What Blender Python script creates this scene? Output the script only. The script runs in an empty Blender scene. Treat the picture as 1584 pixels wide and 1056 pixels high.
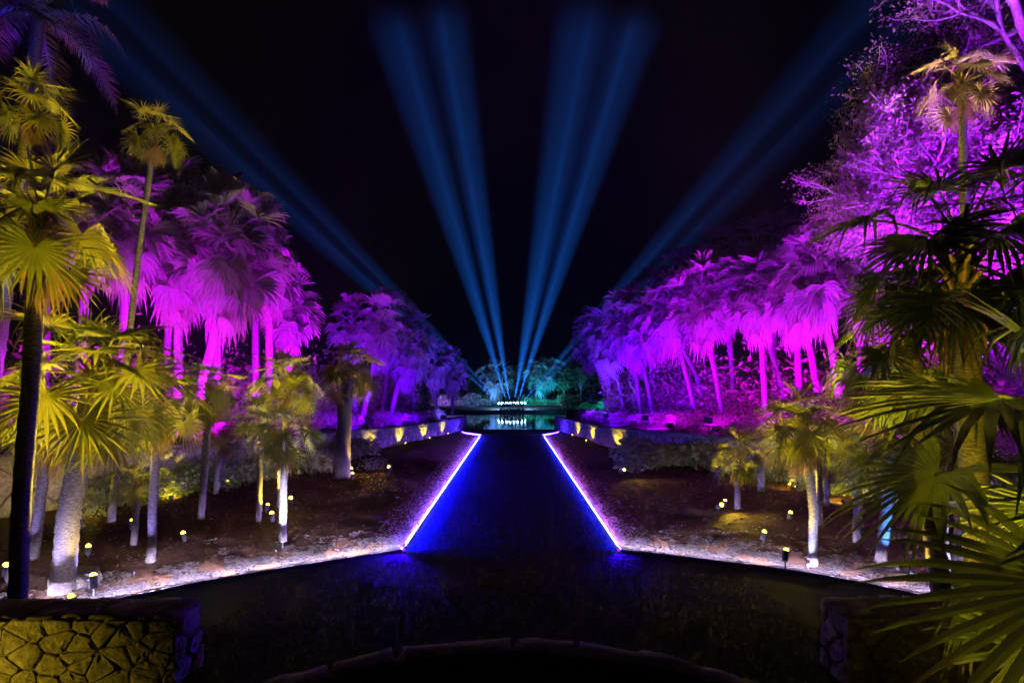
import bpy, math, random
from mathutils import Vector, Matrix, noise
random.seed(7)
R = math.radians
scene = bpy.context.scene
col = scene.collection
H = 3.2; F = 880.0; CX = 792.0; HY = 597.0

# ---------------------------------------------------------------- camera, world, exposure
cam_d = bpy.data.cameras.new('camera'); cam = bpy.data.objects.new('camera', cam_d); col.objects.link(cam)
cam.location = (0, 0, H); cam.rotation_euler = (R(90), 0, 0)
cam_d.sensor_width = 36; cam_d.lens = 20; cam_d.shift_y = (HY - 528) / 1584
cam_d.clip_start = 0.05; cam_d.clip_end = 1000
scene.camera = cam
world = bpy.data.worlds.new('World'); scene.world = world; world.use_nodes = True
wn = world.node_tree.nodes; wl = world.node_tree.links
bg = wn['Background']; bg.inputs['Strength'].default_value = 0.00006
sky = wn.new('ShaderNodeTexSky'); sky.sky_type = 'NISHITA'; sky.sun_disc = False
sky.sun_elevation = R(-3); sky.sun_rotation = R(250)
wl.new(sky.outputs[0], bg.inputs[0])
moon_d = bpy.data.lights.new('moon', 'SUN'); moon_d.energy = 0.0008; moon_d.angle = R(0.5); moon_d.color = (.8, .85, 1)
moon = bpy.data.objects.new('moon', moon_d); col.objects.link(moon); moon.rotation_euler = (R(35), 0, R(60)); moon.location = (0, 0, 60)
vs = scene.view_settings; vs.view_transform = 'Standard'; vs.look = 'None'; vs.exposure = 3.0; vs.gamma = 1
cy = scene.cycles
cy.max_bounces = 4; cy.diffuse_bounces = 2; cy.glossy_bounces = 2; cy.transmission_bounces = 2; cy.volume_bounces = 0
cy.sample_clamp_indirect = 1.0; cy.sample_clamp_direct = 6.0; cy.caustics_reflective = False; cy.caustics_refractive = False
cy.use_denoising = True

# ---------------------------------------------------------------- helpers
def px(x, y, d):
    """a photo pixel at depth d metres"""
    return Vector(((x - CX) / F * d, d, H - (y - HY) / F * d))
def depth_on(y, z=0.0):
    return (H - z) * F / (y - HY)
def lerp(a, b, t): return a + (b - a) * t

class MB:
    def __init__(s): s.v = []; s.f = []
    def quad(s, a, b, c, d):
        n = len(s.v); s.v += [tuple(a), tuple(b), tuple(c), tuple(d)]; s.f.append((n, n+1, n+2, n+3))
    def tri(s, a, b, c):
        n = len(s.v); s.v += [tuple(a), tuple(b), tuple(c)]; s.f.append((n, n+1, n+2))
    def box(s, c, sz, rz=0.0):
        n = len(s.v); cr, sr = math.cos(rz), math.sin(rz)
        for k in range(8):
            x = (k & 1 or -1) if k & 1 else -1
            y = 1 if k & 2 else -1; z = 1 if k & 4 else -1
            dx, dy = x*sz[0]/2, y*sz[1]/2
            s.v.append((c[0]+dx*cr-dy*sr, c[1]+dx*sr+dy*cr, c[2]+z*sz[2]/2))
        for q in ((0,2,3,1),(4,5,7,6),(0,1,5,4),(2,6,7,3),(0,4,6,2),(1,3,7,5)):
            s.f.append(tuple(n+i for i in q))
    def tube(s, pts, rad, sides=8, cap=True):
        pts = [Vector(p) for p in pts]; n0 = len(s.v)
        for i, p in enumerate(pts):
            t = (pts[min(i+1, len(pts)-1)] - pts[max(i-1, 0)]).normalized()
            u = t.cross(Vector((0.31, 0.95, 0.05))).normalized(); w = t.cross(u)
            for k in range(sides):
                a = 2*math.pi*k/sides
                s.v.append(tuple(p + (u*math.cos(a) + w*math.sin(a))*rad[i]))
        for i in range(len(pts)-1):
            for k in range(sides):
                a = n0+i*sides+k; b = n0+i*sides+(k+1) % sides
                s.f.append((a, b, b+sides, a+sides))
        if cap:
            s.f.append(tuple(n0+k for k in reversed(range(sides))))
            e = n0+(len(pts)-1)*sides; s.f.append(tuple(e+k for k in range(sides)))
    def mesh(s, name, mat, smooth=False):
        m = bpy.data.meshes.new(name); m.from_pydata(s.v, [], s.f); m.materials.append(mat)
        if smooth: m.polygons.foreach_set('use_smooth', [True]*len(m.polygons))
        m.update(); return m

def link(name, data, parent=None, loc=(0, 0, 0), rot=(0, 0, 0), sc=1.0):
    o = bpy.data.objects.new(name, data); col.objects.link(o)
    o.location = loc; o.rotation_euler = rot
    o.scale = (sc, sc, sc) if isinstance(sc, (int, float)) else sc
    if parent: o.parent = parent
    return o
def tag(o, label=None, cat=None, group=None, kind=None):
    if label: o['label'] = label
    if cat: o['category'] = cat
    if group: o['group'] = group
    if kind: o['kind'] = kind
    return o
def thing(name, loc, label, cat, group=None):
    o = bpy.data.objects.new(name, None); col.objects.link(o); o.location = loc; o.empty_display_size = .2
    return tag(o, label, cat, group)

# ---------------------------------------------------------------- materials
def mat(name):
    m = bpy.data.materials.new(name); m.use_nodes = True
    nt = m.node_tree; return m, nt, nt.nodes['Principled BSDF'], nt.nodes['Material Output']
def ramp(nt, stops):
    r = nt.nodes.new('ShaderNodeValToRGB'); e = r.color_ramp.elements
    while len(e) < len(stops): e.new(.5)
    for i, (p, c) in enumerate(stops): e[i].position = p; e[i].color = (*c, 1)
    return r
def noisy(name, stops, scale=8, detail=6, rough=.85, bump=.3, bdist=.02, coord='Object', stretch=(1, 1, 1), spec=.2):
    m, nt, p, out = mat(name)
    tc = nt.nodes.new('ShaderNodeTexCoord'); mp = nt.nodes.new('ShaderNodeMapping'); mp.inputs['Scale'].default_value = stretch
    nt.links.new(tc.outputs[coord], mp.inputs[0])
    n = nt.nodes.new('ShaderNodeTexNoise'); n.inputs['Scale'].default_value = scale; n.inputs['Detail'].default_value = detail
    n.inputs['Roughness'].default_value = .65
    nt.links.new(mp.outputs[0], n.inputs['Vector'])
    r = ramp(nt, stops); nt.links.new(n.outputs[0], r.inputs[0]); nt.links.new(r.outputs[0], p.inputs['Base Color'])
    p.inputs['Roughness'].default_value = rough; p.inputs['Specular IOR Level'].default_value = spec
    b = nt.nodes.new('ShaderNodeBump'); b.inputs['Strength'].default_value = bump; b.inputs['Distance'].default_value = bdist
    nt.links.new(n.outputs[0], b.inputs['Height']); nt.links.new(b.outputs[0], p.inputs['Normal'])
    return m
def leafy(name, c0, c1, trans=.22, rough=.4, spec=.4, tip=None):
    """two-sided leaf, colour differs from leaf to leaf, light passes through"""
    m, nt, p, out = mat(name)
    oi = nt.nodes.new('ShaderNodeObjectInfo'); tc = nt.nodes.new('ShaderNodeTexCoord')
    n = nt.nodes.new('ShaderNodeTexNoise'); n.inputs['Scale'].default_value = 5
    nt.links.new(tc.outputs['Object'], n.inputs['Vector'])
    a = nt.nodes.new('ShaderNodeMath'); a.operation = 'MULTIPLY_ADD'; a.inputs[1].default_value = .6
    nt.links.new(oi.outputs['Random'], a.inputs[0])
    s = nt.nodes.new('ShaderNodeMath'); s.operation = 'MULTIPLY'; s.inputs[1].default_value = .5
    nt.links.new(n.outputs[0], s.inputs[0]); nt.links.new(s.outputs[0], a.inputs[2])
    r = ramp(nt, [(.15, c0), (.85, c1)]); nt.links.new(a.outputs[0], r.inputs[0])
    if tip:   # dry brown blade ends
        ln = nt.nodes.new('ShaderNodeVectorMath'); ln.operation = 'LENGTH'; nt.links.new(tc.outputs['Object'], ln.inputs[0])
        n2 = nt.nodes.new('ShaderNodeTexNoise'); n2.inputs['Scale'].default_value = 3.5; nt.links.new(tc.outputs['Object'], n2.inputs['Vector'])
        ad = nt.nodes.new('ShaderNodeMath'); ad.operation = 'MULTIPLY_ADD'; ad.inputs[1].default_value = 1.1; nt.links.new(n2.outputs[0], ad.inputs[0]); nt.links.new(ln.outputs['Value'], ad.inputs[2])
        mr = nt.nodes.new('ShaderNodeMapRange'); mr.inputs['From Min'].default_value = 2.1; mr.inputs['From Max'].default_value = 2.5; nt.links.new(ad.outputs[0], mr.inputs['Value'])
        mc = nt.nodes.new('ShaderNodeMix'); mc.data_type = 'RGBA'; nt.links.new(mr.outputs[0], mc.inputs['Factor']); nt.links.new(r.outputs[0], mc.inputs['A']); mc.inputs['B'].default_value = (*tip, 1)
        r = mc; ro = mc.outputs['Result']
    else: ro = r.outputs[0]
    nt.links.new(ro, p.inputs['Base Color'])
    p.inputs['Roughness'].default_value = rough; p.inputs['Specular IOR Level'].default_value = spec
    t = nt.nodes.new('ShaderNodeBsdfTranslucent'); nt.links.new(ro, t.inputs[0])
    mx = nt.nodes.new('ShaderNodeMixShader'); mx.inputs[0].default_value = trans
    nt.links.new(p.outputs[0], mx.inputs[1]); nt.links.new(t.outputs[0], mx.inputs[2]); nt.links.new(mx.outputs[0], out.inputs[0])
    return m
def emit(name, c, s):
    m = bpy.data.materials.new(name); m.use_nodes = True; nt = m.node_tree; nt.nodes.clear()
    e = nt.nodes.new('ShaderNodeEmission'); e.inputs[0].default_value = (*c, 1); e.inputs[1].default_value = s
    o = nt.nodes.new('ShaderNodeOutputMaterial'); nt.links.new(e.outputs[0], o.inputs[0]); return m

M = {}
M['leaf'] = leafy('fan_leaf', (.075, .10, .012), (.30, .30, .065), tip=(.26, .17, .07))
M['leaf_dark'] = leafy('fan_leaf_glossy', (.06, .10, .018), (.14, .18, .04), rough=.3, spec=.5, tip=(.2, .13, .05))
M['dead'] = leafy('dead_leaf', (.20, .13, .06), (.36, .25, .12), rough=.7, spec=.1)
M['waxy'] = leafy('waxy_leaf', (.15, .17, .13), (.32, .34, .28), rough=.5, spec=.35)
M['thatch'] = leafy('thatch_leaf', (.22, .19, .15), (.42, .37, .30), rough=.75, spec=.1)
M['shrub'] = leafy('shrub_leaf', (.10, .15, .05), (.25, .28, .12), rough=.5)
M['tree_leaf'] = leafy('tree_leaf', (.10, .11, .06), (.26, .22, .16), rough=.6)
M['bark'] = noisy('palm_bark', [(.32, (.035, .03, .026)), (.5, (.13, .12, .11)), (.72, (.30, .28, .26))], 18, rough=.85, bump=.6, bdist=.012, stretch=(1, 1, 5))
M['bark_grey'] = noisy('tree_bark', [(.3, (.2, .17, .15)), (.7, (.42, .38, .34))], 9, rough=.9, bump=.6, bdist=.03)
M['stone'] = noisy('coral_stone', [(.25, (.07, .06, .045)), (.5, (.2, .18, .14)), (.8, (.38, .34, .28))], 11, detail=10, rough=.92, bump=1.0, bdist=.05)
M['mortar'] = noisy('mortar', [(.3, (.05, .045, .04)), (.7, (.12, .11, .09))], 20)
M['mulch'] = noisy('mulch', [(.3, (.018, .009, .004)), (.55, (.06, .03, .012)), (.8, (.14, .075, .034))], 26, detail=9, rough=.95, bump=1.0, bdist=.04)
M['chip'] = leafy('leaf_litter', (.36, .33, .31), (.78, .75, .73), trans=.15, rough=.8, spec=.1)
M['mulch_chip'] = leafy('mulch_chip', (.03, .015, .006), (.13, .068, .03), trans=.05, rough=.9, spec=.1)
M['lawn'] = noisy('lawn_turf', [(.3, (.010, .018, .006)), (.7, (.03, .045, .014))], 40, detail=8, rough=.95, bump=.8, bdist=.03)
M['grass'] = leafy('grass_blade', (.02, .035, .01), (.05, .075, .02), trans=.3, rough=.6)
M['bank'] = noisy('bank_soil', [(.3, (.03, .025, .018)), (.7, (.1, .085, .06))], 6, rough=.95, bump=.7)
M['dark_metal'] = noisy('dark_metal', [(.3, (.02, .02, .022)), (.7, (.05, .05, .055))], 20, rough=.45, bump=.05)
M['concrete'] = noisy('concrete', [(.3, (.12, .11, .1)), (.7, (.25, .24, .22))], 4, rough=.85)
M['dark_wall'] = noisy('dark_wall', [(.3, (.012, .012, .014)), (.7, (.03, .03, .035))], 4, rough=.9)
M['white_paint'] = noisy('pale_paint', [(.3, (.5, .5, .5)), (.7, (.7, .7, .7))], 4, rough=.6, bump=.05)
m, nt, p, out = mat('lake_water'); M['water'] = m
p.inputs['Base Color'].default_value = (.004, .006, .01, 1); p.inputs['Roughness'].default_value = .045; p.inputs['Specular IOR Level'].default_value = .6
n = nt.nodes.new('ShaderNodeTexNoise'); n.inputs['Scale'].default_value = .9; n.inputs['Detail'].default_value = 3
tc = nt.nodes.new('ShaderNodeTexCoord'); nt.links.new(tc.outputs['Object'], n.inputs['Vector'])
b = nt.nodes.new('ShaderNodeBump'); b.inputs['Strength'].default_value = .02; b.inputs['Distance'].default_value = .1
nt.links.new(n.outputs[0], b.inputs['Height']); nt.links.new(b.outputs[0], p.inputs['Normal'])

WARM = (1, .55, .08); YEL = (1, .70, .035); LAV = (.5, .42, 1); MAG = (.58, .0, 1); VIO = (.085, .0, 1); BLU = (.10, .10, 1); CYA = (.0, .55, 1)

# ---------------------------------------------------------------- setting: ground, lawn, beds, banks, water
def sheet(name, rows, mt, smooth=True):
    b = MB(); w = len(rows[0])
    for r in rows: b.v += [tuple(q) for q in r]
    for i in range(len(rows)-1):
        for j in range(w-1):
            a = i*w+j; b.f.append((a, a+1, a+w+1, a+w))
    o = link(name, b.mesh(name, mt, smooth)); return tag(o, kind='structure')
sheet('ground', [[(x, y, -2.0) for x in (-150, 0, 150)] for y in (-15, 120, 240)], M['bank'])
sheet('lake_water', [[(x, y, -1.0) for x in (-60, 0, 60)] for y in (42, 70, 96)], M['water'])
LP = [(-3.5, 41.5), (-3.75, 39.5), (-4.9, 34), (-6.3, 28.7), (-8.1, 21.5), (-9.9, 16.3), (-12.2, 12.6), (-15, 9.5)]
RP = [(3.3, 41.5), (3.5, 39.5), (4.3, 34), (5.0, 28.7), (6.9, 23.5), (8.4, 19.5), (9.9, 16.0), (12.2, 12.4), (15, 9.5)]
def resample(path, step):
    pts = [Vector((*p, 0)) for p in path]; out = []; 
    # smooth with Catmull-Rom first
    sm = []
    for i in range(len(pts)-1):
        p0, p1, p2, p3 = pts[max(i-1, 0)], pts[i], pts[i+1], pts[min(i+2, len(pts)-1)]
        for k in range(12):
            t = k/12
            sm.append(.5*((2*p1)+(-p0+p2)*t+(2*p0-5*p1+4*p2-p3)*t*t+(-p0+3*p1-3*p2+p3)*t**3))
    sm.append(pts[-1]); acc = 0; out = [sm[0].copy()]
    for a, b_ in zip(sm, sm[1:]):
        L = (b_-a).length; 
        while acc + L >= step:
            t = (step-acc)/L; a = a.lerp(b_, t); out.append(a.copy()); L = (b_-a).length; acc = 0
        acc += L
    return out
def wall_h(y): return lerp(1.55, .95, min(1, max(0, (y-12)/20)))
LPs = resample(LP, .25); RPs = resample(RP, .25)
def xwall(path, y):
    for a, b_ in zip(path, path[1:]):
        if min(a.y, b_.y) <= y <= max(a.y, b_.y): 
            t = (y-a.y)/((b_.y-a.y) or 1); return lerp(a.x, b_.x, t)
    return path[0].x if y > path[0].y else path[-1].x
# lawn
sheet('lawn', [[(x, y, 0.0) for x in (-15, -8, -3, 0, 3, 8, 15)] for y in (2.0, 8, 14, 20, 28, 36, 42.2)], M['lawn'])
# beds of mulch: between border curve / strip edge and wall foot
BL = [(-2.13, 11.03), (-2.9, 10.55), (-3.7, 10.1), (-5.05, 9.2), (-5.8, 8.55), (-6.4, 8.1), (-7.5, 7.6), (-9, 7.2), (-12, 7.0)]
BR = [(2.1, 11.03), (2.9, 10.7), (3.7, 10.35), (4.9, 9.75), (5.8, 9.05), (6.45, 8.4), (7.6, 7.7), (9, 7.2), (12, 7.0)]
BLs = {-1: resample(BL, .1), 1: resample(BR, .1)}
def border_y(x, side):
    bc = BLs[side]
    if abs(x) <= 2.13: return 11.03
    for a, b_ in zip(bc, bc[1:]):
        if min(abs(a.x), abs(b_.x)) <= abs(x) <= max(abs(a.x), abs(b_.x)): return lerp(a.y, b_.y, (x-a.x)/((b_.x-a.x) or 1))
    return 7.0
def bed_z(x, y, s):
    # gentle mound, low at the lawn edges
    e = max(0, min(abs(x)-2.1, (y-border_y(x, s))*.8))
    return .02 + .12*min(1, e/2.5) + (.05*noise.noise((x*.6, y*.6, s*3.1)) + .022*noise.noise((x*2.6, y*2.6, s)))*min(1, e/.8) + .05*min(1, e/6)
def bed(side):
    path = LPs if side < 0 else RPs; bc = resample(BL if side < 0 else BR, .2)
    rows = []; n = 36
    # rows by y behind the near border
    ys = [11.03 + (39.3-11.03)*(i/70)**1.4 for i in range(71)]
    for y in ys[::-1]:
        xe = side*lerp(2.1, 2.02, (y-11)/25); xw = xwall(path, y)
        rows.append([(lerp(xe, xw, j/n), y, bed_z(lerp(xe, xw, j/n), y, side)) for j in range(n+1)])
    # in front: for each x column border point
    front = []
    for k in range(1, 9):
        t = k/8; row = []
        for j in range(n+1):
            x = rows[-1][0][0] if False else lerp(side*2.1, xwall(path, 11.03), j/n)
            yb = 11.03
            for a, b_ in zip(bc, bc[1:]):
                if min(abs(a.x), abs(b_.x)) <= abs(x) <= max(abs(a.x), abs(b_.x)):
                    yb = lerp(a.y, b_.y, (x-a.x)/((b_.x-a.x) or 1)); break
            else:
                if abs(x) > 12: yb = 7
            y = lerp(11.03, yb, t); row.append((x, y, bed_z(x, y, side) if t < 1 else .012))
        front.append(row)
    return sheet('mulch_bed', rows+front, M['mulch'])
bed(-1); bed(1)
def bank(side):
    path = (LPs if side < 0 else RPs)[::3]
    shore = [Vector(p) for p in ((side*4.0, 42.6, -1.3), (side*6.5, 47, -1.3), (side*9.5, 56, -1.3), (side*13, 75, -1.3), (side*15, 97, -1.3))]
    rows = []
    for i, q in enumerate(path):
        h = wall_h(q.y); up = lerp(1.0, .25, min(1, max(0, (q.y-18)/22)))
        rows.append([(q.x+side*(.25+o), q.y+o*.12, h-.06+up*min(1, o/5)*.9+.12*noise.noise((q.x+o, q.y, 2))*min(1, o)) for o in (0, .6, 1.4, 2.6, 4.5, 8, 16, 34, 90)])
    rows = rows[::-1]
    for q in shore:
        rows.append([(q.x+side*o, q.y+.3*min(o, 1), (q.z+min(1.9, o*1.3)) + (.3 if o > 3 else 0)) for o in (0, .6, 1.4, 2.6, 4.5, 8, 16, 34, 90)])
    sheet('bank', rows, M['bank'])
bank(-1); bank(1)
sheet('far_bank', [[(x, y, z) for x in (-140, -40, 0, 40, 140)] for y, z in ((91.5, -1.3), (92, -.45), (110, -.2), (230, 0))], M['bank'])
# terrace under the camera, rounded lookout
tb = MB(); arc = [(1.83*math.sin(R(a)), 1.57+1.83*math.cos(R(a))) for a in range(-90, 91, 6)]
outl = [(-1.83, -8)] + arc + [(1.83, -8)]
n0 = len(outl)
tb.v = [(x, y, 1.58) for x, y in outl] + [(x, y, -.2) for x, y in outl]
tb.f = [tuple(range(n0))[::-1]] + [(i, (i+1) % n0, n0+(i+1) % n0, n0+i) for i in range(n0)]
tag(link('terrace', tb.mesh('terrace', M['concrete'])), kind='structure')

# ---------------------------------------------------------------- stones
def stone_mesh(seed, sx=1, sy=1, sz=1):
    import bmesh
    bm = bmesh.new(); bmesh.ops.create_cube(bm, size=1); bmesh.ops.subdivide_edges(bm, edges=bm.edges[:], cuts=2, use_grid_fill=True)
    r = random.Random(seed)
    k = [r.uniform(-.12, .12) for _ in range(6)]
    for v in bm.verts:
        c = v.co; s = c.normalized()*.56; c = c.lerp(s, .34)
        c.x += k[0]*c.z + k[1]*c.y*.5; c.z += k[2]*c.x
        c += Vector((noise.noise(c*2.7+Vector((seed*3.3, 0, 0))), noise.noise(c*2.7+Vector((0, seed*5.1, 0))), noise.noise(c*2.7+Vector((0, 0, seed*7.7)))))*.11
        v.co = c
    me = bpy.data.meshes.new('stone'); bm.to_mesh(me); bm.free(); me.materials.append(M['stone'])
    me.polygons.foreach_set('use_smooth', [True]*len(me.polygons)); return me
STONES = [stone_mesh(i) for i in range(12)]
def vor_cells(W, Hf, cw, ch, rnd):
    """jittered-grid cells of a W x H face, clipped to it"""
    nx, nz = max(1, round(W/cw)), max(1, round(Hf/ch)); P = {}
    for j in range(-1, nz+1):
        for i in range(-2, nx+2):
            if rnd.random() < .2: continue
            P[i, j] = ((i+.5+(.5 if j % 2 else 0)*.8+rnd.uniform(-.46, .46))*W/nx, (j+.5+rnd.uniform(-.44, .44))*Hf/nz)
    out = []
    for (i, j), p in P.items():
        poly = [(0, 0), (W, 0), (W, Hf), (0, Hf)]
        poly = [(max(0, min(W, p[0]+u*cw*2)), max(0, min(Hf, p[1]+v*ch*2))) for u, v in ((-1, -1), (1, -1), (1, 1), (-1, 1))]
        for di in range(-2, 3):
            for dj in range(-2, 3):
                q = P.get((i+di, j+dj))
                if q is None or (di == 0 and dj == 0): continue
                mx, mz = (p[0]+q[0])/2, (p[1]+q[1])/2; nx_, nz_ = q[0]-p[0], q[1]-p[1]; res = []
                f = [(u-mx)*nx_+(v-mz)*nz_ for u, v in poly]
                for k in range(len(poly)):
                    k2 = (k+1) % len(poly)
                    if f[k] <= 0: res.append(poly[k])
                    if (f[k] < 0) != (f[k2] < 0):
                        t = f[k]/(f[k]-f[k2]); res.append((lerp(poly[k][0], poly[k2][0], t), lerp(poly[k][1], poly[k2][1], t)))
                poly = res
                if len(poly) < 3: break
            if len(poly) < 3: break
        if len(poly) >= 3:
            ar = .5*abs(sum(poly[k][0]*poly[(k+1) % len(poly)][1]-poly[(k+1) % len(poly)][0]*poly[k][1] for k in range(len(poly))))
            if ar > cw*ch*.06: out.append(poly)
    return out
def poly_stone(parent, poly, mapf, depth, gap, rnd):
    n = len(poly); cx = sum(p[0] for p in poly)/n; cz = sum(p[1] for p in poly)/n; b = MB()
    rad = sum(math.hypot(p[0]-cx, p[1]-cz) for p in poly)/n; k1 = max(.5, 1-gap/rad)
    pr = depth*rnd.uniform(.6, 1.25)
    # round the corners: cut every corner in two
    pp = []
    for k in range(n):
        a, c, d = poly[k-1], poly[k], poly[(k+1) % n]
        kk = rnd.uniform(.05, .16); pp += [(lerp(c[0], a[0], kk), lerp(c[1], a[1], kk)), (lerp(c[0], d[0], kk), lerp(c[1], d[1], kk))]
    m_ = len(pp); tl = rnd.uniform(-.3, .3); tl2 = rnd.uniform(-.3, .3)
    for sc_, dp in ((k1, -.06), (k1*.985, pr*.35), (k1*.9, pr*.85), (k1*.55, pr*1.0)):
        for (u, v) in pp:
            uu = cx+(u-cx)*sc_; vv = cz+(v-cz)*sc_; j = rnd.uniform(-.012, .012) if dp > 0 else 0
            b.v.append(tuple(mapf(uu, vv, dp+j+(tl*(uu-cx)+tl2*(vv-cz))*.25*(1 if dp > 0 else 0))))
    b.v.append(tuple(mapf(cx, cz, pr*1.1+rnd.uniform(-.01, .01))))
    for r_ in range(3):
        for k in range(m_): b.f.append((r_*m_+k, r_*m_+(k+1) % m_, (r_+1)*m_+(k+1) % m_, (r_+1)*m_+k))
    for k in range(m_): b.f.append((3*m_+k, 3*m_+(k+1) % m_, 4*m_))
    link('stone', b.mesh('stone', M['stone'], rnd.random() < .4), parent)
def stones_curve(parent, pts, htop, face, off, cw, ch, depth=.07, gap=.02, limit=295):
    rnd = random.Random(len(pts)*3+int(face)); L = [0]
    for a, b_ in zip(pts, pts[1:]): L.append(L[-1]+(b_-a).length)
    def mapf(u, v, dp):
        u = max(0, min(L[-1]-1e-4, u)); i = min(len(pts)-2, int(u/L[-1]*(len(pts)-1)))
        while L[i+1] < u: i += 1
        while L[i] > u: i -= 1
        t = (u-L[i])/(L[i+1]-L[i]); p_ = pts[i].lerp(pts[i+1], t)
        d0 = (pts[min(len(pts)-1, i+2)]-pts[max(0, i-1)]).normalized(); nr = Vector((d0.y, -d0.x, 0))*face
        q = p_+nr*(off+dp); return (q.x, q.y, v*(htop(p_.y)))
    cells = vor_cells(L[-1], 1.0, cw, ch, rnd)
    hav = 1.2
    for c in cells[:limit]: poly_stone(parent, c, mapf, depth, gap, rnd)
def core(parent, pts, z0, htop, th):
    b = MB(); n = len(pts)
    nr = []
    for i in range(n):
        d_ = (pts[min(i+1, n-1)]-pts[max(i-1, 0)]).normalized(); nr.append(Vector((d_.y, -d_.x, 0)))
    for p_, q in zip(pts, nr):
        t = htop(p_.y)
        for s, z in ((1, z0), (1, t), (-1, t), (-1, z0)): 
            v = p_+q*(s*th/2); b.v.append((v.x, v.y, z))
    for i in range(n-1):
        for k in range(4): b.f.append((i*4+k, i*4+(k+1) % 4, i*4+4+(k+1) % 4, i*4+4+k))
    b.f += [(0, 3, 2, 1), tuple(n*4-4+k for k in range(4))]
    link('mortar_core', b.mesh('mortar_core', M['mortar']), parent)
def coping(parent, pts, htop, w, size):
    i = 0; step = max(1, int(size/((pts[1]-pts[0]).length)))
    for k in range(0, len(pts)-step, step):
        a, b_ = pts[k], pts[k+step]; c = (a+b_)/2; d_ = b_-a
        link('coping_stone', random.choice(STONES), parent, (c.x, c.y, htop(c.y)+.02), (0, random.uniform(-.03, .03), math.atan2(d_.y, d_.x)), (d_.length*1.08, w, .17))
for side, path, lab in ((-1, LPs, 'long curved rubble stone retaining wall behind the bed with the string-lit trunk'), (1, RPs, 'long curved rubble stone retaining wall behind the bed with the drooping yellow-green palm')):
    w = thing('retaining_wall', (0, 0, 0), lab, 'stone wall', None)
    core(w, path, -.1, wall_h, .3)
    stones_curve(w, path, wall_h, side, .15, .5, .3, .06, .014)
    coping(w, path, wall_h, .42, .75)
# front piers by the terrace
def pier(x0, x1, y0, zt, label, size):
    w = thing('stone_pier', ((x0+x1)/2, y0+.3, 0), label, 'stone wall')
    mid = Vector(((x0+x1)/2, y0+.3, 0)); hw = abs(x1-x0)/2
    b = MB(); b.box((0, 0, zt/2-.12), (2*hw-.1, .5, zt+.12)); link('mortar_core', b.mesh('mortar_core', M['mortar']), w)
    f = lambda y: zt; n_ = int(2*hw/.1)
    front = [Vector((-hw+2*hw*i/n_, -.25, 0)) for i in range(n_+1)]
    stones_curve(w, front, f, 1, .0, size*.82, .2, .04, .006)
    e = hw-.05 if x1 < 0 else -hw+.05; sg = 1 if x1 < 0 else -1
    end = [Vector((e, -.25+.05*i, 0)) for i in range(11)]
    stones_curve(w, end, f, sg, .0, size, .30, .06, .012)
    s = -hw+.02
    while s < hw-.15:
        wd = random.uniform(.2, .42); wd = min(wd, hw-.0-s)
        for yy in (-.1, .14):
            link('stone', random.choice(STONES), w, (s+wd/2, yy, zt-.04), (0, random.uniform(-.06, .06), random.choice((0, math.pi))), (wd*1.06, .3, .16*random.uniform(.85, 1.1)))
        s += wd*.98
pier(-8.2, -3.55, 6.0, .72, 'rough stone wall end with yellow speckled light beside the terrace', .30)
pier(3.55, 8.2, 6.0, .74, 'dim stone wall end half covered by the glossy fan leaves', .30)
kerb = thing('lookout_kerb', (0, 1.57, 1.58), 'dim curved stone kerb rounding the end of the lookout terrace', 'kerb')
for k in range(-82, 83, 11):
    a = R(k+random.uniform(-1, 1))
    link('kerb_stone', random.choice(STONES), kerb, (1.78*math.sin(a), 1.78*math.cos(a), .03), (0, random.uniform(-.04, .04), -a), (.36, .22, .13))

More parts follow.
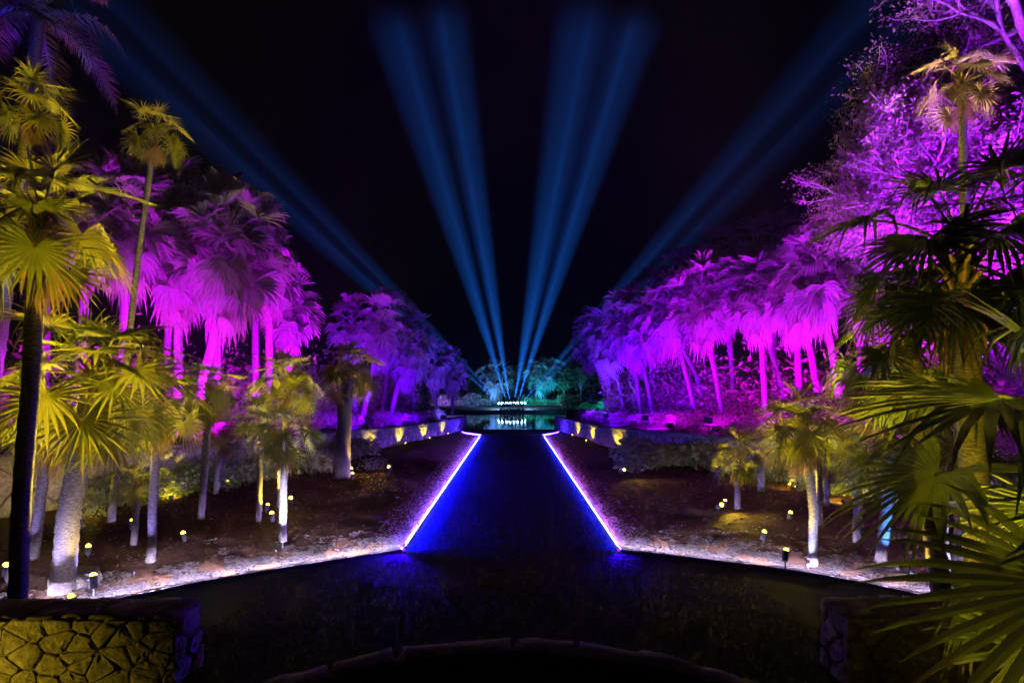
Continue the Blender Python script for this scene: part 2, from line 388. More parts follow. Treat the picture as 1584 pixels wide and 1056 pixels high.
# ---------------------------------------------------------------- palms
def fan_leaf(name, mt, elev, seed, n=30, spread=290, split=.42, pet=.8, tilt=40, grav=.10, pgrav=.12, width=1.0, rough=.1, steps=6, cup=.15):
    """fan leaf of radius 1 with its stalk, built at elevation elev and bent by gravity; the stalk base is the origin, +X outward"""
    r = random.Random(seed); b = MB()
    e = R(elev); d = Vector((math.cos(e), 0, math.sin(e))); p_ = Vector((0, 0, 0)); pts = [p_.copy()]
    for k in range(5):
        d = (d + Vector((0, 0, -pgrav*(.4+.25*k)))).normalized(); p_ = p_ + d*pet/5; pts.append(p_.copy())
    if pet > .05: b.tube(pts, [.03, .024, .02, .018, .016, .012], 5, False)
    eb = math.atan2(d.z, math.hypot(d.x, d.y)) - R(tilt)*(.3+.7*math.cos(max(-1.2, min(1.2, e))))
    X = Vector((math.cos(eb), 0, math.sin(eb))); Y = Vector((0, 1, 0)); N = Vector((-math.sin(eb), 0, math.cos(eb)))
    da = R(spread)/n; hub = p_
    rs = [.03, .2, split, lerp(split, 1, .35), lerp(split, 1, .7), 1.0][:steps]
    for i in range(n):
        a = (i+.5)*da - R(spread)/2
        ln = (1 - .28*abs(a/(R(spread)/2))**2)*r.uniform(1-rough, 1+rough*.4)
        if r.random() < .04: ln *= r.uniform(.45, .8)
        d = (X*math.cos(a) + Y*math.sin(a) + N*cup*(abs(math.sin(a)))).normalized()
        broken = r.random() < .12
        aj = r.uniform(-.16, .16); jz = r.uniform(-.07, .07); q = hub.copy(); pr = 0; first = len(b.v)
        for k, rr in enumerate(rs):
            seg = (rr-pr)*ln
            if k > 1:
                g = grav*(rr**1.5)*2.2*r.uniform(.7, 1.3)
                if k >= 3: d = (d + (Y*math.cos(a)-X*math.sin(a))*aj*.5 + N*jz*.6).normalized()
                if k >= 3 and broken: g += .9
                d = (d + Vector((0, 0, -g))).normalized()
            q = q + d*seg; pr = rr
            hw = rr*ln*math.tan(da/2)*1.02 if rr <= split+.001 else split*math.tan(da/2)*width*(1-((rr-split)/(1-split))**1.25)
            W = d.cross(N)
            W = W.normalized() if W.length > .05 else Y.copy()
            U = W.cross(d).normalized(); fd = hw*.55
            if k == len(rs)-1: b.v.append(tuple(q))
            else: b.v += [tuple(q-W*hw+U*fd*.5), tuple(q-U*fd*.5), tuple(q+W*hw+U*fd*.5)]
        m_ = len(rs)
        for k in range(m_-2):
            o = first+k*3
            b.f += [(o, o+1, o+4, o+3), (o+1, o+2, o+5, o+4)]
        o = first+(m_-2)*3; b.f += [(o, o+1, o+3), (o+1, o+2, o+3)]
    return b.mesh(name, mt)
ELEV = [78, 58, 38, 18, -2, -24, -48]
LEAVES = {}
def mk(kind, mt, **kw):
    LEAVES[kind] = [[fan_leaf('leaf_'+kind, M[mt], e+random.uniform(-5, 5), 100+10*i+s, **kw) for s in range(3)] for i, e in enumerate(ELEV)]
mk('thatch', 'leaf', n=23, spread=300, split=.33, pet=1.0, tilt=35, grav=.06, pgrav=.10, width=.95, rough=.16, cup=.1)
mk('broad', 'leaf_dark', n=28, spread=260, split=.36, pet=1.1, tilt=30, grav=.09, width=1.1, rough=.14)
mk('weep', 'waxy', n=17, spread=230, split=.45, pet=.75, tilt=60, grav=.36, width=1.0, cup=.3, rough=.25)
mk('cupped', 'waxy', n=15, spread=240, split=.6, pet=1.05, tilt=28, grav=.09, width=1.1, cup=.7, rough=.2)
DEAD = [fan_leaf('leaf_dead', M['dead'], -55, 900+s, n=16, spread=110, split=.4, pet=.45, tilt=30, grav=.45, pgrav=.5, width=1.3, rough=.25) for s in range(4)]
SKIRT = [fan_leaf('leaf_skirt', M['thatch'], -8, 950+s, n=11, spread=130, split=.25, pet=.6, tilt=30, grav=.55, pgrav=.5, width=1.1, rough=.4) for s in range(5)]

def trunk_mesh(base, top, r0, r1, bend, seed, rings=18, sides=10, bulge=True):
    r = random.Random(seed); b = MB(); pts = []; rad = []
    v = top-base; mid = base+v*.5+bend
    nn = rings*2
    for i in range(nn+1):
        t = i/nn; q = base*(1-t)**2 + mid*(2*t*(1-t)) + top*t*t
        q = q + Vector((noise.noise((seed, t*4, 0)), noise.noise((seed, t*4, 9)), 0))*r0*.3
        pts.append(q); k = lerp(r0, r1, t)*(1+(.10 if i % 2 else -.03)*r.uniform(.5, 1))
        if t < .08 and bulge: k *= 1+.15*(1-t/.08)
        rad.append(k)
    b.tube(pts, rad, sides); return b.mesh('trunk', M['bark'], True), pts
def palm(name, base, crown, label, cat='palm tree', group=None, r0=.09, r1=.07, kind='thatch', n=22, sc=.8, dead=5, skirt=0, bend=(0, 0, 0), emin=-1, emax=6, seed=0, rings=18, az=None, boots=True, zs=0.0, kind2=None):
    rr = random.Random(seed+1000)
    if kind == 'thatch': n = int(n*.82)
    root = thing(name, base, label, cat, group)
    tm, pts = trunk_mesh(Vector((0, 0, -.08)), crown-base, r0, r1, Vector(bend), seed, rings)
    link('trunk', tm, root)
    c = crown-base; lay = LEAVES[kind]
    if boots:   # leaf bases and fibre at the crown shaft
        bb = MB()
        for k in range(26):
            a = k*2.4; t = k/26; z = -.55*sc+.7*sc*t
            o = c+Vector((math.cos(a)*r1*.7, math.sin(a)*r1*.7, z)); d_ = Vector((math.cos(a)*.5, math.sin(a)*.5, .85)).normalized()
            bb.tube([o, o+d_*.16*sc, o+d_*.3*sc+Vector((math.cos(a), math.sin(a), 0))*.05*sc], [.035*sc, .03*sc, .012*sc], 5)
        link('leaf_boots', bb.mesh('leaf_boots', M['dead']), root)
    for i in range(n):
        t = (i+.5)/n; f = t**.8*6.3
        k = max(0, min(6, int(f+rr.uniform(-.4, .4)))); a = i*2.39996+rr.uniform(-.25, .25)
        s = sc*rr.uniform(.82, 1.12)*(.75+.25*min(1, t*4))
        ly = LEAVES[kind2] if kind2 and (t > .75 or rr.random() < .12) else lay
        link('leaf', ly[k][rr.randrange(3)], root, c+Vector((0, 0, .12*sc*(1-2*t)+zs*(.5-t))), (rr.uniform(-.2, .2), rr.uniform(-.12, .12), a), s)
    for i in range(dead):
        a = i*2.1+rr.uniform(-.5, .5)
        link('dead_leaf', DEAD[rr.randrange(4)], root, c+Vector((0, 0, -.22*sc)), (rr.uniform(-.15, .15), rr.uniform(-.1, .25), a), sc*rr.uniform(.8, 1.15))
    for i in range(skirt):
        a = i*2.39996; 
        link('skirt_leaf', SKIRT[rr.randrange(5)], root, c+Vector((0, 0, -.2*sc-zs*.35-.7*sc*i/skirt)), (rr.uniform(-.1, .1), rr.uniform(-.15, .3), a), sc*rr.uniform(.9, 1.35))
    return root
# bed palms: (base px, crown px, params). Depth from the bed at the base pixel unless given.
def bp(bx, by, cx, cy, label, d=None, dc=None, zb=.12, **kw):
    d = d or depth_on(by, zb); base = px(bx, by, d)
    base.z = zb; crown = px(cx, cy, dc or d)
    kw.setdefault('seed', int(bx*7+by))
    return palm('fan_palm', base, crown, label, **kw)
G = 'fan palms planted in the mulch beds'
bp(20, 0, 62, 345, 'big yellow-lit fan palm with dark trunk and golden dead leaves beside the wall end', d=6.9, r0=.1, r1=.09, n=26, sc=0.70, dead=9, kind='thatch')
bp(-160, 0, 48, 165, 'tall fan palm with a leaning trunk, its crown below the blue-lit feather palm', d=9.3, r0=.1, r1=.09, n=24, sc=0.46, dead=5, bend=(.5, 0, .3))
bp(171, 812, 240, 205, 'tallest thin-trunked fan palm of the beds, bare trunk rising before the purple grove', r0=.075, r1=.055, n=22, sc=0.49, dead=6, bend=(-.1, 0, .3), rings=34)
bp(96, 908, 148, 585, 'broad-crowned fan palm with a thick pale trunk rooted on a rock mound', r0=.165, r1=.13, n=34, sc=0.85, dead=10, bend=(-.15, 0, 0))
bp(232, 866, 246, 618, 'fan palm with a slim straight violet-lit trunk beside the thick-trunked palm', r0=.075, r1=.07, n=22, sc=0.63, dead=6)
bp(50, 866, 78, 655, 'leaning fan palm with drooping brown leaves before the purple stone wall', r0=.085, r1=.08, n=18, sc=0.63, dead=9)
bp(310, 806, 326, 602, 'slender grey fan palm with a small crown before the purple trunks', r0=.075, r1=.07, n=20, sc=0.52, dead=5)
bp(207, 846, 212, 748, 'short bluish fan palm no taller than the wall behind it', r0=.06, r1=.055, n=16, sc=0.38, dead=2)
bp(331, 768, 347, 672, 'short fan palm with a golden hanging crown and yellow-lit trunk near the wall', r0=.075, r1=.07, n=18, sc=0.49, dead=8)
bp(400, 810, 404, 655, 'slim fan palm with white-lit trunk and a dark base next to the silvery palm', r0=.065, r1=.06, n=18, sc=0.46, dead=4)
bp(437, 836, 440, 672, 'silvery white-lit fan palm with ringed trunk beside two small lamps', r0=.08, r1=.07, n=28, sc=0.50, dead=5)
bp(431, 790, 447, 590, 'yellow-lit fan palm with a shaggy crown rising above the silvery palm', r0=.075, r1=.07, n=26, sc=0.61, dead=10)
bp(528, 742, 537, 572, 'thick dark-trunked fan palm edged with orange light beside the paired lamps', r0=.26, r1=.2, n=26, sc=0.73, dead=8)
bp(1257, 868, 1243, 652, 'shaggy golden fan palm with a slim crooked trunk, first of three trunks', r0=.075, r1=.07, n=26, sc=0.58, dead=14, bend=(.12, 0, 0))
bp(1268, 816, 1266, 668, 'thin fan palm just behind the shaggy golden one', r0=.065, r1=.06, n=18, sc=0.53, dead=9)
bp(1278, 786, 1282, 700, 'low fan palm with thin trunk beside the yellow-lit stones', r0=.07, r1=.06, n=14, sc=0.49, dead=7)
bp(1140, 792, 1143, 706, 'small fan palm with drooping yellow-green leaves beside the brightest bed lamp', r0=.07, r1=.065, n=24, sc=0.50, dead=9)
bp(1177, 762, 1180, 690, 'faint grey fan palm behind the drooping yellow-green one', r0=.1, r1=.09, n=14, sc=0.41, dead=4)
bp(1326, 840, 1326, 672, 'violet-trunked fan palm with pale drooping leaves beside the blue-trunked one', r0=.08, r1=.075, n=20, sc=0.53, dead=7)
bp(1362, 866, 1382, 690, 'fan palm with a bright blue trunk and teal-lit leaves', r0=.095, r1=.09, n=24, sc=0.63, dead=5)
bp(1455, 905, 1448, 640, 'white and blue mottled trunk fan palm half hidden by glossy leaves', r0=.13, r1=.12, n=24, sc=0.70, dead=8)
bp(1478, 880, 1500, 690, 'violet trunk fan palm just behind the mottled one', r0=.09, r1=.08, n=18, sc=0.59, dead=6)
bp(1500, 0, 1488, 128, 'tall thin fan palm standing in front of the big spreading tree', d=11.5, r0=.085, r1=.07, n=20, sc=0.59, dead=4, rings=34)
bp(1530, 0, 1485, 395, 'large green fan palm with wide drooping leaves before the spreading tree', d=5.6, r0=.13, r1=.12, n=26, sc=0.74, dead=5, kind='broad')
bp(1470, 0, 1405, 520, 'dark fan palm with drooping leaves before the magenta trunks', d=6.6, r0=.11, r1=.1, n=20, sc=0.63, dead=4, kind='broad')
# the two nearest: glossy fans reaching in from beside the terrace
palm('fan_palm', Vector((3.75, 3.5, .0)), Vector((3.75, 3.55, 2.55)), 'glossy dark green fan palm right beside the terrace, long blades reaching over the wall end', kind='broad', n=18, sc=.98, dead=3, r0=.13, r1=.12, seed=77)
rock = link('rock_mound', STONES[3], None, (px(95, 920, depth_on(920)).x, 9.0, .1), (0, 0, .4), (.62, .55, .38)); tag(rock, 'dark rounded rock mound at the foot of the thick pale palm trunk', 'rock')

# ---------------------------------------------------------------- groves of shaggy palms above the walls
def gp(bx, by, d, cx, cy, label, group, zb=None, **kw):
    base = px(bx, by, d)
    if zb is not None: base.z = zb
    kw.setdefault('seed', int(bx*3+cy)); kw.setdefault('boots', False); kw.setdefault('bend', (0, 0, 0))
    kw['kind'] = 'cupped'; kw['kind2'] = 'weep'; k_ = kw['sc']; kw['sc'] = k_*.6; kw['zs'] = k_*1.05; kw['n'] = int(kw['n']*1.35); kw['skirt'] = int(kw['skirt']*.65)
    return palm('shaggy_palm', base, px(cx, cy-8, d), label, group=group, **kw)
GL = 'shaggy palms of the tall magenta grove'; GM = 'violet palms between the grove and the lake'; GR = 'shaggy palms in the leaning row'
LL = 'tall shaggy palm in the dense magenta grove behind the dark rubble wall'
for (bx, by, d, cx, cy, n, sc) in ((276, 612, 20, 276, 395, 34, 1.75), (308, 615, 19, 358, 398, 36, 1.8), (335, 612, 22, 335, 420, 32, 1.6),
        (190, 620, 18, 195, 350, 32, 1.6), (120, 620, 19, 140, 330, 30, 1.6), (255, 610, 24, 268, 335, 30, 1.8), (395, 610, 25, 395, 390, 30, 1.6),
        (330, 605, 26, 330, 350, 28, 1.8), (70, 620, 20, 70, 330, 26, 1.6), (415, 615, 23, 418, 425, 30, 1.3)):
    gp(bx, by, d, cx, cy, LL, GL, n=n, sc=sc, skirt=26, dead=0, r0=.15, r1=.13)
gp(448, 625, 25, 447, 488, 'round-headed shaggy palm standing alone between the two groves', None, n=34, sc=1.35, skirt=24, dead=0, r0=.2, r1=.2)
for (bx, by, d, cx, cy, n, sc) in ((562, 640, 33, 590, 515, 32, 1.6), (603, 645, 36, 628, 555, 28, 1.5), (548, 635, 36, 545, 515, 30, 1.6), (640, 640, 42, 640, 540, 26, 1.9),
        (675, 640, 46, 672, 565, 24, 1.7), (700, 640, 50, 700, 580, 22, 1.6), (590, 640, 40, 612, 500, 26, 1.6)):
    gp(bx, by, d, cx, cy, 'shaggy palm with leaning trunk in the violet clump near the lake', GM, n=n, sc=sc, skirt=20, dead=0, r0=.15, r1=.12)
LRR = 'shaggy palm standing behind the leaning row, its crown filling the gaps'; ri = 0
ORD = 'first second third fourth fifth sixth seventh eighth ninth tenth eleventh twelfth thirteenth'.split()
for (bx, by, d, cx, cy, n, sc, bend) in ((970, 652, 42, 942, 535, 28, 1.9, 0), (993, 648, 38, 972, 505, 28, 1.8, 0), (1012, 646, 37, 984, 520, 26, 1.7, 0), (1078, 642, 32, 1036, 490, 32, 1.75, 0),
        (1093, 632, 34, 1015, 505, 26, 1.7, .9), (1118, 642, 29, 1085, 475, 34, 1.75, 0), (1136, 622, 31, 1124, 460, 34, 1.7, 0), (1184, 636, 26, 1174, 465, 32, 1.5, 0), (1214, 616, 27, 1165, 450, 34, 1.65, 0),
        (1237, 606, 24, 1228, 470, 32, 1.35, 0), (1265, 602, 23, 1234, 455, 32, 1.5, 0), (1299, 612, 21, 1265, 430, 34, 1.5, 0), (1330, 612, 21, 1335, 420, 30, 1.5, 0),
        (960, 640, 48, 925, 520, 24, 1.8, 0), (1050, 630, 40, 1055, 445, 26, 2.0, 0), (1140, 625, 36, 1110, 420, 28, 2.0, 0), (1200, 620, 33, 1195, 405, 28, 2.0, 0), (1010, 630, 44, 1000, 475, 24, 1.9, 0), (945, 640, 52, 912, 540, 22, 1.8, 0)):
    ri += 1
    gp(bx, by, d, cx, cy, (ORD[ri-1]+' leaning palm of the row, counted from the dark waterside wall') if ri <= 13 else LRR, GR, n=n, sc=sc, skirt=20, dead=0, r0=.13, r1=.105, bend=(bend, 0, bend*.6))

# ---------------------------------------------------------------- feather palm, upper left
def frond(seed, elev, grav=.14):
    r = random.Random(seed); b = MB(); e = R(elev); d = Vector((math.cos(e), 0, math.sin(e))); p_ = Vector((0, 0, 0)); pts = [p_.copy()]; ds = [d]
    for k in range(16):
        d = (d+Vector((0, 0, -grav*(.3+k*.09)))).normalized(); p_ = p_+d*.2; pts.append(p_.copy()); ds.append(d)
    b.tube(pts, [.035*(1-k/18) for k in range(17)], 5, False)
    for k in range(2, 17):
        for s in (-1, 1):
            for h in range(3):
                q = pts[k-1].lerp(pts[k], h/3); dd = ds[k]; L = .62*math.sin(math.pi*(k+1)/19)+.1
                o = (dd*.45+Vector((0, s, 0))*.8+Vector((0, 0, r.uniform(-.5, .15)))).normalized()
                t = q+o*L+Vector((0, 0, -.22*L)); m_ = q+o*L*.5; w = dd*.022
                b.quad(q-w, q+w, m_+w, m_-w); b.tri(m_-w, m_+w, t)
    return b.mesh('frond', M['leaf_dark'])
FR = [frond(i, e) for i, e in enumerate((70, 50, 30, 10, -15))]
def feather_palm(base, crown, label, n, sc, r0=.2, group=None):
    root = thing('feather_palm', base, label, 'palm tree', group); tm, _ = trunk_mesh(Vector((0, 0, -.1)), crown-base, r0, r0*.7, Vector((0, 0, 0)), int(base.x*10), 24); link('trunk', tm, root)
    for i in range(n): link('frond', FR[min(4, int(i/n*5))], root, crown-base, (random.uniform(-.2, .2), random.uniform(-.1, .1), i*2.4), sc*random.uniform(.85, 1.1))
b_ = px(-25, 600, 15); b_.z = 1.6
feather_palm(b_, px(62, 25, 15), 'blue-lit feather palm towering over the tall fan palms', 17, .8)

# ---------------------------------------------------------------- big spreading tree
def big_tree():
    r = random.Random(5); base = Vector((17.2, 15.5, 1.6)); root = thing('spreading_tree', base, 'huge spreading tree with purple-lit bare limbs and fine foliage', 'tree')
    tb = MB(); lb = MB(); cb = MB(); tips = []
    tb.tube([Vector((0, 0, -.2)), Vector((-.2, .1, 2)), Vector((-.1, .2, 4)), Vector((-.3, .2, 6))], [1.0, .72, .66, .6], 14)
    C = Vector((-3.0, .8, 8.6)); RA = Vector((6.4, 5.0, 7.4))
    def inside(q): 
        u = q-C; return (u.x/RA.x)**2+(u.y/RA.y)**2+(u.z/RA.z)**2 < 1
    def grow(p_, d, L, rad, lev):
        n = 5; pts = [p_]; q = p_.copy(); dd = d.copy()
        for k in range(n):
            dd = (dd+Vector((r.gauss(0, .2), r.gauss(0, .2), r.gauss(.03, .16)))).normalized(); q = q+dd*L/n; pts.append(q.copy())
        lb.tube(pts, [rad*(1-.5*k/n) for k in range(n+1)], 8 if lev < 2 else 5 if lev < 3 else 3, False)
        if lev >= 2: tips.extend(pts[2:])
        if lev < 4:
            for k in range((5, 5, 5, 4)[lev]):
                t = r.uniform(.3, 1); o = pts[min(n, int(t*n)+0)]
                nd = (dd+Vector((r.gauss(0, .75), r.gauss(0, .75), r.gauss(.05, .6)))).normalized()
                if inside(o+nd*L*.4): grow(o, nd, L*r.uniform(.5, .75), rad*.52, lev+1)
    for (d, L) in (((-1, -.1, .35), 5.2), ((-.9, .3, .8), 5.5), ((-.6, -.3, 1), 5), ((-1, .1, .05), 4.6), ((-.5, .6, .7), 5), ((.4, .2, 1), 4.5), ((-.9, -.45, .5), 5), ((-.75, 0, 1.3), 5)):
        grow(Vector((-.25, .2, r.uniform(3.8, 6))), Vector(d).normalized(), L*1.08, .33, 0)
    for q in tips:
        for k in range(26):
            o = q+Vector((r.gauss(0, .15), r.gauss(0, .15), r.gauss(0, .13))); s = r.uniform(.025, .062)
            a = Vector((r.gauss(0, 1), r.gauss(0, 1), r.gauss(0, 1))).normalized(); b2 = a.cross(Vector((r.gauss(0, 1), r.gauss(0, 1), r.gauss(0, 1)))).normalized()
            cb.quad(o-a*s, o-b2*s*.5, o+a*s, o+b2*s*.5)
    print('tree leaves', len(cb.f), 'tips', len(tips))
    link('trunk', tb.mesh('trunk', M['bark_grey'], True), root); link('limbs', lb.mesh('limbs', M['bark_grey'], True), root)
    link('crown', cb.mesh('crown', M['tree_leaf']), root)
big_tree()

# ---------------------------------------------------------------- shrubs, ground cover, undergrowth
def bush_mesh(seed, n=520, leaf=.085, flat=.8, mt='shrub'):
    r = random.Random(seed); b = MB()
    lobes = [(Vector((r.uniform(-.5, .5), r.uniform(-.5, .5), r.uniform(.2, .6)*flat)), r.uniform(.3, .5)) for _ in range(6)]
    for i in range(n):
        c, rad = r.choice(lobes); u = Vector((r.gauss(0, 1), r.gauss(0, 1), r.gauss(.15, 1))).normalized()
        o = c+u*rad*r.uniform(.55, 1.1); o.z = max(.02, o.z)
        a = (u+Vector((r.gauss(0, .7), r.gauss(0, .7), r.gauss(.1, .7)))).normalized(); w = a.cross(Vector((r.gauss(0, 1), r.gauss(0, 1), r.gauss(0, 1)))).normalized()
        L = leaf*r.uniform(.7, 1.6); w *= L*.33; m_ = o+a*L*.5
        b.quad(o, m_-w, o+a*L+Vector((0, 0, -.2*L)), m_+w)
    return b.mesh('foliage', M[mt])
def stem_mesh(seed):
    r = random.Random(seed); b = MB()
    for k in range(6):
        a = r.uniform(0, 6.28); e = Vector((math.cos(a)*.4, math.sin(a)*.4, r.uniform(.4, .75))); b.tube([(0, 0, -.1), e*.5+Vector((0, 0, .08)), e], [.022, .016, .007], 5)
    return b.mesh('stem', M['bark_grey'])
BUSH = [bush_mesh(i) for i in range(6)]; STEM = [stem_mesh(i) for i in range(3)]
BIG = [bush_mesh(20+i, 900, .13, .9) for i in range(3)]
def shrub(loc, sc, label, group=None, pool=None, rs=random):
    s = thing('shrub', loc, label, 'shrub', group)
    link('foliage', rs.choice(pool or BUSH), s, (0, 0, 0), (0, 0, rs.uniform(0, 6.28)), (sc, sc, sc*rs.uniform(.7, 1))); link('stem', rs.choice(STEM), s, (0, 0, 0), (0, 0, rs.uniform(0, 6)), sc*.9)
def bank_z(side, x, y):
    path = LPs if side < 0 else RPs; xw = xwall(path, y); o = max(0, abs(x-xw)-.25); h = wall_h(y); up = lerp(1.0, .25, min(1, max(0, (y-18)/22)))
    return h-.06+up*min(1, o/5)*.9
for side, n, lab, g in ((-1, 60, 'leafy magenta-lit shrub crowding the wall top under the tall grove', 'shrubs along the wall under the tall grove'), (1, 85, 'leafy shrub of the pink-lit ground cover along the leaning row of palms', 'shrubs below the leaning palms')):
    path = LPs if side < 0 else RPs
    for i in range(n):
        y = lerp(14, 40, (i+random.random())/n); o = random.uniform(.5, 3.8); x = xwall(path, y)+side*(.3+o)
        shrub((x, y, bank_z(side, x, y)-.03), random.uniform(.55, .95), lab, g)
def hedge(side):
    r = random.Random(31+side); b = MB()
    for i in range(17000):
        y = r.uniform(13, 60); lim = lerp(2.5, 3.8, r.random())
        xb = xwall(LPs if side < 0 else RPs, min(y, 41))+side*lerp(6.5, 5.0, min(1, (y-13)/30)); 
        if y > 41: xb = side*lerp(6.5, 13, (y-41)/20)
        x = xb+side*abs(r.gauss(0, 1.6)); z = .9+abs(r.gauss(0, 1))*1.6
        z += noise.noise((x*.5, y*.5, 0))*.8
        L = r.uniform(.16, .42); a = Vector((r.gauss(0, 1), r.gauss(0, 1), r.gauss(.3, .8))).normalized(); w = a.cross(Vector((r.gauss(0, 1), r.gauss(0, 1), r.gauss(0, 1)))).normalized()*L*.2
        o = Vector((x, y, max(.5, z))); m_ = o+a*L*.5; b.quad(o, m_-w, o+a*L, m_+w)
    o = link('undergrowth', b.mesh('undergrowth', M['shrub']))
    tag(o, 'tangled undergrowth behind the '+('tall grove' if side < 0 else 'leaning row of palms'), 'undergrowth', kind='stuff')
hedge(-1); hedge(1)
# shrubs within the beds at the wall foot
for (x, y, sc, lab) in ((262, 772, .75, 'yellow-lit twiggy shrub against the wall beside a lamp'), (125, 806, .55, 'small bright yellow shrub behind the thick pale trunk'), (985, 728, 1.25, 'large dark olive shrub beside the end of the wall lamps'),
        (1030, 722, 1.1, 'dark shrub against the wall next to the olive one'), (1068, 718, .6, 'small shrub glowing yellow-green at the wall foot'), (1290, 770, .5, 'low shrub lit orange beside the three thin trunks'), (500, 735, .9, 'dark shrub behind the thick dark palm trunk'),
        (575, 728, .8, 'dark shrub at the wall by the first wall lamp'), (1385, 836, .3, 'tiny dark green plant on open mulch by the blue trunk')):
    d = depth_on(y, .1); p_ = px(x, y, d); p_.z = .1; shrub(p_, sc, lab, None, BIG if sc > .8 else BUSH)

for side, n, gname in ((-1, 13, 'tall grove'), (1, 12, 'leaning palms')):
    path = LPs if side < 0 else RPs; rs = random.Random(60+side)
    for i in range(n):
        y = lerp(14.5, 25.5, (i+.5)/n)+rs.uniform(-.3, .3); x = xwall(path, y)-side*rs.uniform(.5, .8)
        shrub((x, y, .08), rs.uniform(.75, 1.15), 'dark leafy shrub hugging the wall foot below the '+gname, 'dark shrubs at the wall foot below the '+gname, BIG, rs)

# ---------------------------------------------------------------- leaf litter and grass
def litter(side):
    r = random.Random(8+side); pale = MB(); brown = MB(); b = pale; bc = resample(BL if side < 0 else BR, .05)
    def chip(x, y, z, s, b=pale):
        a = r.uniform(0, 6.28); u = Vector((math.cos(a), math.sin(a), r.uniform(-.3, .3)))*s; w = Vector((-math.sin(a), math.cos(a), r.uniform(-.4, .4)))*s*r.uniform(.25, .5); o = Vector((x, y, z+abs(u.z)+abs(w.z)*.5)); lift = Vector((0, 0, s*.15))
        b.quad(o-u, o-w+lift, o+u, o+w+lift)
    for i in range(36000):
        q = r.choice(bc)
        if abs(q.x) > 8.5: continue
        t = min(2.2, r.expovariate(1.5)); x = q.x+side*t*.35+r.gauss(0, .03); y = q.y+.03+t*.95
        if noise.noise((x*2.2, y*2.2, 5)) + noise.noise((x*6, y*6, 1))*.5 < -.16+t*.24: continue
        chip(x, y, bed_z(x, y, side), r.uniform(.015, .06))
    for i in range(9000):
        y = 11.05+(36-11)*r.random()**1.7; x = side*(2.14-.003*(y-11)+min(.75, r.expovariate(5)))
        chip(x, y, bed_z(x, y, side), r.uniform(.012, .045))
    for i in range(2600):
        y = 11.05+(36-11)*r.random()**1.5
        if noise.noise((y*1.3, side*4, 0)) < -.05: continue
        chip(side*(2.115-.003*(y-11)+r.gauss(.03, .03)), y, .035+r.random()*.05, r.uniform(.012, .05))
    for i in range(22000):
        y = r.uniform(8, 24); x = side*r.uniform(2.5, 10)
        if abs(x) > abs(xwall(LPs if side < 0 else RPs, y))-.3: continue
        if y < 11.03 - (abs(x)-2.1)*.62+.1: continue
        chip(x, y, bed_z(x, y, side), r.uniform(.02, .055), brown if r.random() < .97 else pale) if y > border_y(x, side)+r.uniform(.25, 1.3) else None
    link_litter(side, pale, brown)
def link_litter(side, b, b2):
    o2 = link('mulch_chips', b2.mesh('mulch_chips', M['mulch_chip'])); tag(o2, 'brown bark chips spread over the mulch bed', 'mulch', kind='stuff')
    o = link('leaf_litter', b.mesh('leaf_litter', M['chip'])); tag(o, 'pale dry leaf litter strewn over the mulch bed', 'leaf litter', kind='stuff')
litter(-1); litter(1)
def grass():
    r = random.Random(3); b = MB()
    def blade(x, y, h):
        a = r.uniform(0, 6.28); w = Vector((math.cos(a), math.sin(a), 0))*.006; t = Vector((r.gauss(0, .4), r.gauss(0, .4), 1))*h; o = Vector((x, y, 0)); b.tri(o-w, o+w, o+t)
    for i in range(60000):
        y = 5+(38-5)*r.random()**1.6; x = r.uniform(-2.1, 2.1) if y > 11 else r.uniform(-4, 4)
        if y < 11 and y > 11.0-(max(0, abs(x)-2.1))*.62: continue
        blade(x, y, r.uniform(.02, .05))
    o = link('grass', b.mesh('grass', M['grass'])); tag(o, 'short dark grass of the central lawn', 'grass', kind='stuff')
grass()

# ---------------------------------------------------------------- lights
def spot(parent, loc, target, colr, power, angle, blend=.6, size=.05, name='lamp_light'):
    ld = bpy.data.lights.new(name, 'SPOT'); ld.energy = power; ld.color = colr; ld.spot_size = R(angle); ld.spot_blend = blend; ld.shadow_soft_size = size
    o = bpy.data.objects.new(name, ld); col.objects.link(o); o.location = loc
    o.rotation_euler = (Vector(target)).to_track_quat('-Z', 'Y').to_euler(); 
    if parent: o.parent = parent
    return o
sb = MB(); sb.tube([(0, 0, -.12), (0, 0, .14)], [.012, .012], 6); STAKE = sb.mesh('stake', M['dark_metal'])
hb = MB(); hb.tube([(0, 0, -.10), (0, 0, -.09), (0, 0, .05), (0, 0, .075), (0, 0, .075), (0, 0, .04)], [.02, .045, .05, .058, .046, .044], 12); HOUS = hb.mesh('housing', M['dark_metal'])
def lens_mesh(c, s, rad=.044):
    b = MB(); b.tube([(0, 0, .045), (0, 0, .08), (0, 0, .105), (0, 0, .115)], [rad, rad*.95, rad*.6, rad*.15], 12); return b.mesh('lens', emit('lamp_glow', c, s))
LENS = {}
def uplight(loc, target, colr, power, angle=80, label='', group=None, glow=2, name='garden_spotlight', sc=1.0, cat='lamp'):
    root = thing(name, loc, label, cat, group); link('stake', STAKE, root, (0, 0, 0), (0, 0, 0), sc)
    d = Vector(target)-(Vector(loc)+Vector((0, 0, .17))); q = d.to_track_quat('Z', 'Y').to_euler(); hp = Vector((0, 0, .17*sc))
    hs = link('housing', HOUS, root, hp, q, sc)
    key = (colr, glow)
    if key not in LENS: LENS[key] = lens_mesh(colr, glow)
    link('lens', LENS[key], hs)
    spot(root, hp+d.normalized()*.125*sc, d, colr, power, angle, .7, .03)
    return root
def ground_pt(x, y, z=.1):
    p_ = px(x, y, depth_on(y, z+.17)); p_.z = z; return p_
